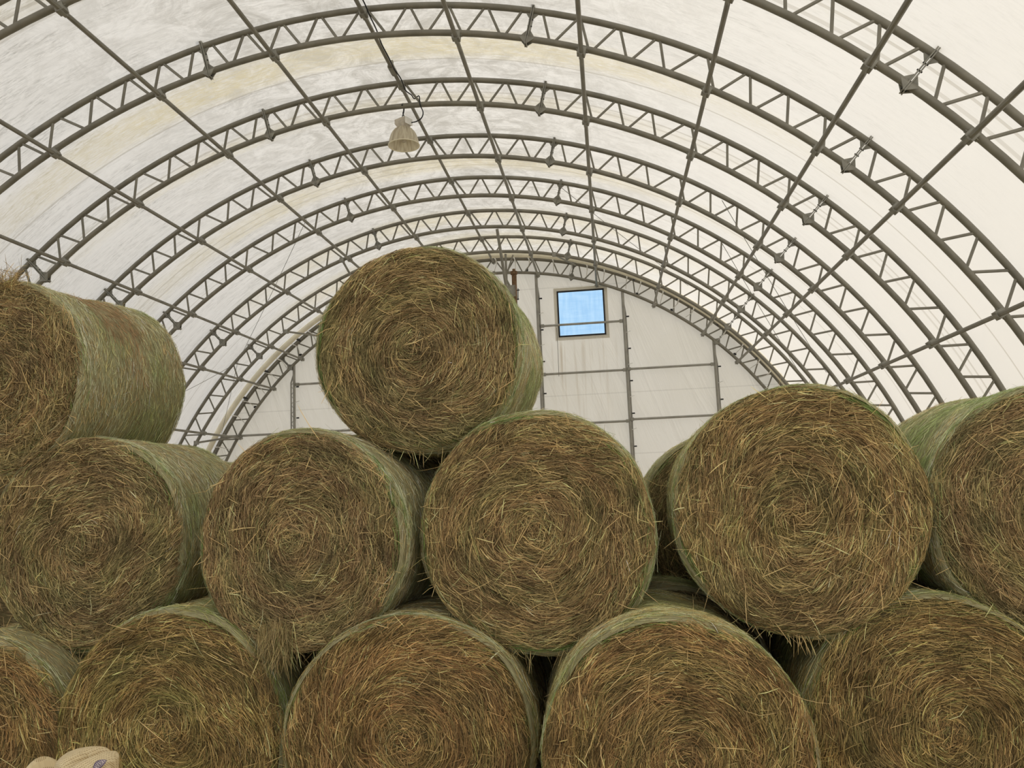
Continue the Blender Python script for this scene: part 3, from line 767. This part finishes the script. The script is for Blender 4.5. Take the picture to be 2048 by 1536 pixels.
    d = np.stack([np.cos(th0)*.45-np.sin(th0)*rg.normal(0, 1, n), rg.normal(0, .5, n), np.sin(th0)*.45+np.cos(th0)*rg.normal(0, 1, n)], -1); d /= np.linalg.norm(d, axis=1)[:, None]
    rr1 = rsurf(yy, th0)-.002
    parts.append(stalks(rr1*np.cos(th0), yy, rr1*np.sin(th0), d, rg.uniform(.015, .065, n), rg.normal(0, 5, n), rg.random(n) < .1, rg.uniform(.0006, .0012, n), PAL['tan']*np.exp(rg.normal(0, .3, (n, 1)))))
    if tuft:
        for (ta, tr_, nt, tl) in tuft:    # ragged lock: angle, radius share, count, length
            n = nt; th0 = math.radians(ta)+rg.normal(0, .10, n); r0 = R*(tr_+rg.normal(0, .06, n))
            d = np.stack([rg.normal(0, .22, n), rg.normal(-.12, .14, n), -np.ones(n)], -1); d /= np.linalg.norm(d, axis=1)[:, None]
            if tl < 0: d = np.stack([rg.normal(.3, .9, n), rg.normal(-.3, .3, n), np.abs(rg.normal(.3, .5, n))], -1); d /= np.linalg.norm(d, axis=1)[:, None]
            xx, zz = r0*np.cos(th0), r0*np.sin(th0)
            C = colours(r0, th0, xx, zz, n)*1.1
            parts.append(stalks(xx, ysurf(xx, zz)-.018-rg.random(n)*.02, zz, d, rg.uniform(.4, 1.2, n)*abs(tl), rg.normal(0, 1.5, n), rg.random(n) < .15, rg.uniform(.0008, .0018, n), C))
    me = mesh_np('loose_stalks', [(V, F, Cc, 0) for V, F, Cc in parts], [M['straw']])
    o = link('loose_stalks', me, M['straw'], root, up); o['kind'] = 'stuff'; o['label'] = 'pale loose stalks sticking out'
    return root

BALES = [
 ('B1', -1.284, 5.445, 3.239, .738, 2.2, 'highest bale, alone on top of the pile in the middle', dict(tint=(.93,.92,.93), green=.75, red=.3, nf=17000, ns=12000, rim=1.0, loose=100, tuft=[(-118, .96, 130, -.10)])),
 ('B2', -2.023, 5.10, 1.970, .717, 6.0, 'second row bale supporting the highest bale from the left, shaggy cut end', dict(green=.5, red=.75, ns=12000, rim=.9, messy=.25, tuft=[(-103, .80, 500, .22)])),
 ('B3', -.481, 5.122, 1.972, .752, 3.0, 'second row bale in the middle of the photo, green rim all round', dict(tint=(1.02,1.0,.95), green=.4, red=.7, nf=19000, rim=1.5, loose=190)),
 ('B4', 1.138, 5.134, 2.047, .760, 2.0, 'second row bale with neat golden rings, right of the middle bale', dict(tint=(1.04,1.02,.95), green=.4, red=.7, nf=19000, rim=1.4, loose=240)),
 ('B5', 2.641, 5.253, 1.980, .742, -4.0, 'second row bale cut off by the right edge of the photo', dict(green=.95, red=.8, ns=15000, rim=.4, loose=120, messy=.15)),
 ('B6', -3.703, 5.405, 1.991, .750, 1.0, 'second row bale at the left edge, under the top left bale', dict(green=.6, red=.45, ns=14000, rim=.6, messy=.12)),
 ('B7', -4.46, 5.467, 3.200, .743, 8.5, 'top row bale at the left edge of the photo, shaggy and half unrolled', dict(green=.6, red=.7, ns=15000, nf=15000, rim=.25, messy=.45, loose=160, pitch=1.5, patch=(40, .62, .75, .18), tuft=[(80, .97, 260, -.12), (35, .95, 180, .2)])),
 ('B8', -4.241, 5.041, .710, .710, -1.0, 'bottom row bale in the lower left corner, mostly out of frame', dict(tint=(1.04,.95,.80), green=.4, red=1.0, nf=10000, ns=5000, rim=.3)),
 ('B9', -2.860, 5.031, .776, .776, .5, 'bottom row bale behind the straw hat', dict(tint=(1.02,.96,.80), green=.95, red=.25, nf=17000, rim=.5, loose=110)),
 ('B10', -1.280, 4.926, .755, .762, -1.5, 'bottom row bale under the middle one, left of the bottom gap', dict(tint=(1.03,.93,.80), green=.45, red=.85, nf=17000, rim=.4, loose=110)),
 ('B11', .289, 4.636, .751, .751, -3.0, 'bottom row bale between and below the two largest second row bales', dict(tint=(1.03,.95,.82), green=.6, red=.7, nf=18000, ns=13000, rim=.9)),
 ('B12', 1.818, 5.10, .763, .763, 2.0, 'bottom row bale in the lower right corner of the photo', dict(tint=(.97,.93,.78), green=.6, red=.6, nf=15000, rim=.4, loose=100)),
 # layer behind
 ('C4', .96, 6.50, 1.905, .740, 0, 'bale of the layer behind, peeping out between the middle and right second row bales', dict(nf=7000, ns=9000, rim=.6, red=.3)),
 ('C3', -.62, 6.55, 1.95, .740, 0, 'bale of the layer behind, hidden behind the middle second row bale', dict(nf=1500, ns=2500, rim=.2)),
 ('C2', -2.12, 6.60, 1.93, .740, 0, 'bale of the layer behind, under the back of the highest bale', dict(nf=1500, ns=4500, rim=.2)),
 ('C6', -3.62, 6.85, 1.86, .740, 0, 'bale of the layer behind, its top showing between the two left second row bales', dict(nf=1500, ns=5000, rim=.2)),
 ('C1', -1.40, 6.78, 3.14, .700, 0, 'unseen bale added behind the highest bale to block light from the gap below it', dict(nf=1500, ns=1500, rim=0)),  # added out of sight, blocks background light under the highest bale
 ('C5', -5.15, 6.75, 1.90, .740, 0, 'unseen bale added behind the left edge bales to block light from the gap between them', dict(nf=1000, ns=1000, rim=0)),  # added light blocker, closes the bright gap at the left edge
 ('D1', .30, 5.88, .768, .765, 0, 'bottom bale of the layer behind, its top showing between the two largest bales', dict(nf=1000, ns=9000, rim=0, green=.8)),
 ('D2', 1.86, 6.36, .745, .745, 0, 'bottom bale of the layer behind, at the lower right', dict(nf=1000, ns=1500, rim=0)),
 ('D3', -1.26, 6.20, .745, .745, 0, 'bottom bale of the layer behind, left of the middle', dict(nf=1000, ns=3000, rim=0)),
 ('D4', -2.84, 6.30, .745, .745, 0, 'bottom bale of the layer behind, at the lower left', dict(nf=1000, ns=1500, rim=0)),
 ('E1', -.46, 7.65, .745, .745, 0, 'bale added two layers back to keep the gap under the middle bale dark', dict(nf=1000, ns=1000, rim=0)),  # added bale, set off the row in front to block the see-through gap
 ('E2', 1.10, 7.65, .745, .745, 0, 'bale added two layers back to keep the gap at the lower right dark', dict(nf=1000, ns=1000, rim=0)),  # added likewise, stops light showing through at the lower right
 ('E3', -2.05, 7.65, .745, .745, 0, 'bale added two layers back to keep the gap left of the middle dark', dict(nf=1000, ns=1000, rim=0)),  # added likewise, stops light showing through left of the middle
 ('E4', -4.30, 6.35, .745, .745, 0, 'bale added behind to keep the gap at the lower left corner dark', dict(nf=1000, ns=1000, rim=0)),  # added likewise, stops light showing through in the lower left corner
]
for i, (cd, x, y, z, R, yw, lab, kw) in enumerate(BALES):
    bale('round_hay_bale', x, y, z, R, yw, 1.22, lab, 100+i, **kw)

# ------------------------------------------------------------------ person in a straw hat (only the hat reaches into the photo)
def weave(name, ca, cb, cell):
    t = NT(name)
    uv = t.n('ShaderNodeUVMap', uv_map='weave').outputs[0]; x, y, _ = t.sep(uv)
    fx = t.math('FRACT', t.math('DIVIDE', x, cell)); fy = t.math('FRACT', t.math('DIVIDE', y, cell))
    hx = t.math('MULTIPLY', t.math('GREATER_THAN', fx, .5), t.math('GREATER_THAN', fy, .5))
    n = t.noise(uv, 90, 3)
    c = t.mix(t.math('MULTIPLY', hx, .8), ca, cb); c = t.mix(t.ramp(n, .4, .7, 0, .3), c, (.55, .42, .22))
    tr = t.n('ShaderNodeBsdfTranslucent', ins={'Color': c}); d = t.pr(c, .6, 0, .3, t.bump(hx, -.5, .003))
    m1 = t.n('ShaderNodeMixShader', ins={0: .3}); t.set(m1.inputs[1], d); t.set(m1.inputs[2], tr)
    return t.done(m1)
M['hat'] = weave('woven straw of the hat', (.88, .76, .50), (.50, .36, .18), .0060)
M['feather'] = simple('purple grey embroidery', (.14, .11, .17), .8, 0, .2, 60, .3)
M['skin'] = simple('skin', (.50, .32, .22), .6, 0, .3)
M['shirt'] = simple('blue cotton shirt', (.10, .16, .26), .9, 0, .1)
M['jeans'] = simple('denim', (.05, .08, .14), .9, 0, .1)
M['hair'] = simple('brown hair', (.07, .04, .02), .7, 0, .3)
HD = 2.30                                              # depth along the view axis
def at_depth(px, py, D):
    d = vf + (px-1024)/FPX*vr - (py-768)/FPX*vu
    return d*D+np.array([0, 0, CAMZ])
hc = at_depth(166, 1501, HD)                            # top of the crown
hx, hy, hzz = float(hc[0]), float(hc[1]), float(hc[2])
person = empty('person', (hx, hy, 0), 'person wearing a woven straw cowboy hat with a purple feather mark', 'person')
HT = hzz                                               # height of the hat top
sc = (HT-.10)/1.60                                      # body height scale
def sk():
    me = bpy.data.meshes.new('body')
    J = dict(pel=(0, 0, .86), sp=(0, .01, 1.02), ch=(0, 0, 1.20), nk=(0, .0, 1.335), hb=(0, -.0, 1.40), hd=(0, .01, 1.49), ht=(0, .01, 1.57))
    R_ = dict(pel=.125, sp=.115, ch=.125, nk=.052, hb=.062, hd=.086, ht=.062)
    for sd, q in (('l', -1), ('r', 1)):
        J.update({sd+'s': (q*.155, 0, 1.27), sd+'e': (q*.20, .01, 1.02), sd+'w': (q*.21, .05, .80), sd+'h': (q*.21, .07, .72),
                  sd+'hip': (q*.085, 0, .80), sd+'k': (q*.095, .0, .46), sd+'a': (q*.10, -.02, .08), sd+'t': (q*.11, .12, .035)})
        R_.update({sd+'s': .055, sd+'e': .040, sd+'w': .026, sd+'h': .030, sd+'hip': .085, sd+'k': .055, sd+'a': .038, sd+'t': .035})
    E = [('pel', 'sp'), ('sp', 'ch'), ('ch', 'nk'), ('nk', 'hb'), ('hb', 'hd'), ('hd', 'ht')]
    for sd in 'lr': E += [('ch', sd+'s'), (sd+'s', sd+'e'), (sd+'e', sd+'w'), (sd+'w', sd+'h'), ('pel', sd+'hip'), (sd+'hip', sd+'k'), (sd+'k', sd+'a'), (sd+'a', sd+'t')]
    nm = list(J); me.from_pydata([tuple(c*sc for c in J[n]) for n in nm], [(nm.index(a), nm.index(b)) for a, b in E], [])
    o = link('body', me, [M['skin']], person)
    md = o.modifiers.new('skin', 'SKIN'); 
    for i, n in enumerate(nm): me.skin_vertices[0].data[i].radius = (R_[n]*sc*1.0, R_[n]*sc*(.8 if n in ('pel', 'sp', 'ch') else 1))
    me.skin_vertices[0].data[0].use_root = True
    s2 = o.modifiers.new('sub', 'SUBSURF'); s2.levels = 2; s2.render_levels = 2
    return o
try: bpy.context.view_layer.update()
except Exception: pass
body_me = sk()
# clothes as loose shells round the trunk and legs
b = MB()
def ell(prof, n=24, c=(0, 0)): 
    vs = [(c[0]+a*math.cos(2*math.pi*k/n), c[1]+d*math.sin(2*math.pi*k/n), z) for a, d, z in prof for k in range(n)]
    b.add(vs, [(i*n+k, i*n+(k+1) % n, (i+1)*n+(k+1) % n, (i+1)*n+k) for i in range(len(prof)-1) for k in range(n)])
ell([(.158*sc, .125*sc, .80*sc), (.150*sc, .120*sc, .95*sc), (.160*sc, .125*sc, 1.15*sc), (.178*sc, .11*sc, 1.25*sc), (.12*sc, .085*sc, 1.315*sc), (.066*sc, .064*sc, 1.345*sc)])
for q in (-1, 1): b.tube([(q*.13*sc, 0, 1.26*sc), (q*.185*sc, 0, 1.17*sc), (q*.205*sc, .01, 1.03*sc)], [.07*sc, .062*sc, .058*sc], 14)
b.build('shirt', M['shirt'], person)
b = MB(); ell([(.150*sc, .125*sc, .74*sc), (.155*sc, .128*sc, .86*sc)])
for q in (-1, 1): b.tube([(q*.08*sc, 0, .86*sc), (q*.092*sc, 0, .46*sc), (q*.10*sc, -.01*sc, .06*sc)], [.098*sc, .070*sc, .062*sc], 16)
b.build('jeans', M['jeans'], person)
b = MB(); b.lathe([(.0, .115), (.05, .105), (.085, .07), (.100, .02), (.098, -.05), (.085, -.10)], 24, c=(0, -.012, 1.475*sc)); b.build('hair', M['hair'], person)

# the hat: crown pinched at the front, brim rolled up at both sides; local origin at head band
hat_rot = math.radians(-12)
crown_h = .125; bz = HT-crown_h
def crown_pt(i, j, nu, nv):
    u = i/(nu-1); a = 2*math.pi*j/nv
    # superellipse side then a domed, creased top
    ca, sa = math.cos(a), math.sin(a)
    if u < .55:
        t_ = u/.55; rx, ry = .082-.010*t_, .100-.012*t_; zz = crown_h*.80*t_
    else:
        t_ = (u-.55)/.45; rx, ry = .072*math.cos(t_*1.57)**.8, .088*math.cos(t_*1.57)**.8; zz = crown_h*(.80+.20*math.sin(t_*1.57))
    xx, yy = rx*ca, ry*sa
    k = max(0, (u-.35)/.65)
    zz -= .030*math.exp(-((xx-.008)/.013)**2)*k*(1 if yy < .03 else .8)         # centre crease
    # side dents at the front
    dent = math.exp(-((abs(xx)-.055)/.022)**2-((yy+.055)/.03)**2)
    zz -= .012*dent*k
    return xx, yy, zz
def uvmesh(name, V, F, UV, mats):
    me = bpy.data.meshes.new(name); me.from_pydata([tuple(v) for v in V], [], [tuple(int(q) for q in f) for f in F])
    ul = me.uv_layers.new(name='weave'); li = np.empty(len(me.loops), int); me.loops.foreach_get('vertex_index', li)
    ul.data.foreach_set('uv', np.array(UV)[li].ravel()); me.polygons.foreach_set('use_smooth', [True]*len(F)); me.update(); return me
nu, nv = 28, 64
V, F = grid(nu, nv, lambda i, j: crown_pt(i, j, nu, nv))
UV = [(x_, (z_ if i/(nv*nu) < .5 else z_)+y_*.7) for i, (x_, y_, z_) in enumerate(V)]
hat = link('straw_hat', uvmesh('crown', V, F, UV, [M['hat']]), M['hat'], person, (0, 0, bz))
hat.rotation_euler = (math.radians(-3), math.radians(8), hat_rot)
hat['label'] = 'woven straw cowboy hat with creased crown'
def brim_pt(i, j, nu, nv):
    t_ = i/(nu-1); a = 2*math.pi*j/nv; ca, sa = math.cos(a), math.sin(a)
    rx, ry = .081+.118*t_, .099+.045*t_
    lift = .068*abs(ca)**5*t_**2.4-.020*abs(sa)**3*t_
    return (rx-.022*abs(ca)**3*t_**2)*ca, ry*sa, .004+lift
nu2 = 12; V, F = grid(nu2, nv, lambda i, j: brim_pt(i, j, nu2, nv)); UV = [(v[0]+v[2]*.6, v[1]) for v in V]
br = link('brim', uvmesh('brim', V, F, UV, [M['hat']]), M['hat'], hat)
so = br.modifiers.new('thick', 'SOLIDIFY'); so.thickness = .003
so = hat.modifiers.new('thick', 'SOLIDIFY'); so.thickness = .0025

# purple grey feather stitched on the crown: points laid on the crown's own surface
from mathutils.bvhtree import BVHTree
bpy.context.view_layer.update()
mw = hat.matrix_world; hm = hat.data
tree = BVHTree.FromPolygons([mw @ v.co for v in hm.vertices], [list(p.vertices) for p in hm.polygons])
A0, A1 = (213.0, 1520.0), (186.0, 1548.0)
ax_ = np.array(A1)-np.array(A0); pr_ = np.array([ax_[1], -ax_[0]])/np.linalg.norm(ax_)
def on_hat(px, py, lift):
    d = vf + (px-1024)/FPX*vr - (py-768)/FPX*vu; d = Vector(d).normalized()
    h = tree.ray_cast(Vector((0, 0, CAMZ)), d)
    return None if h[0] is None else h[0]-d*lift
V_, F_, M_ = [], [], []
N_ = 22
for band, (w0, w1, lf) in enumerate(((-1, 1, .0022),)):
    for i in range(N_+1):
        u = i/N_; wd = 8.5*math.sin(math.pi*u)**.8*(1-.25*u)+.2
        for q in (-1, -.72, -.2, .35, .72, 1):
            p = np.array(A0)+ax_*u+pr_*(wd*q-5*math.sin(math.pi*u))
            h = on_hat(p[0], p[1], lf); V_.append(h)
ok = all(v is not None for v in V_)
if ok:
    inv = mw.inverted()
    for i in range(N_):
        for k_ in range(5):
            F_.append((i*6+k_, i*6+k_+1, (i+1)*6+k_+1, (i+1)*6+k_)); M_.append(0 if k_ in (0, 4) or i in (0, N_-1) or (k_ in (1, 3) and i % 2) or (k_ == 2 and i % 3 == 0) else 1)
    me = bpy.data.meshes.new('feather_mark'); me.from_pydata([tuple(inv @ v) for v in V_], [], F_)
    M['feather_pale'] = simple('pale grey stitching', (.46, .40, .40), .8, 0, .2, 60, .3)
    me.materials.append(M['feather']); me.materials.append(M['feather_pale']); me.polygons.foreach_set('material_index', M_)
    fo = link('feather_mark', me, M['feather'], hat); so = fo.modifiers.new('thick', 'SOLIDIFY'); so.thickness = .0006
    fo['label'] = 'purple grey stitched feather'
else: print('FEATHER MISSED')
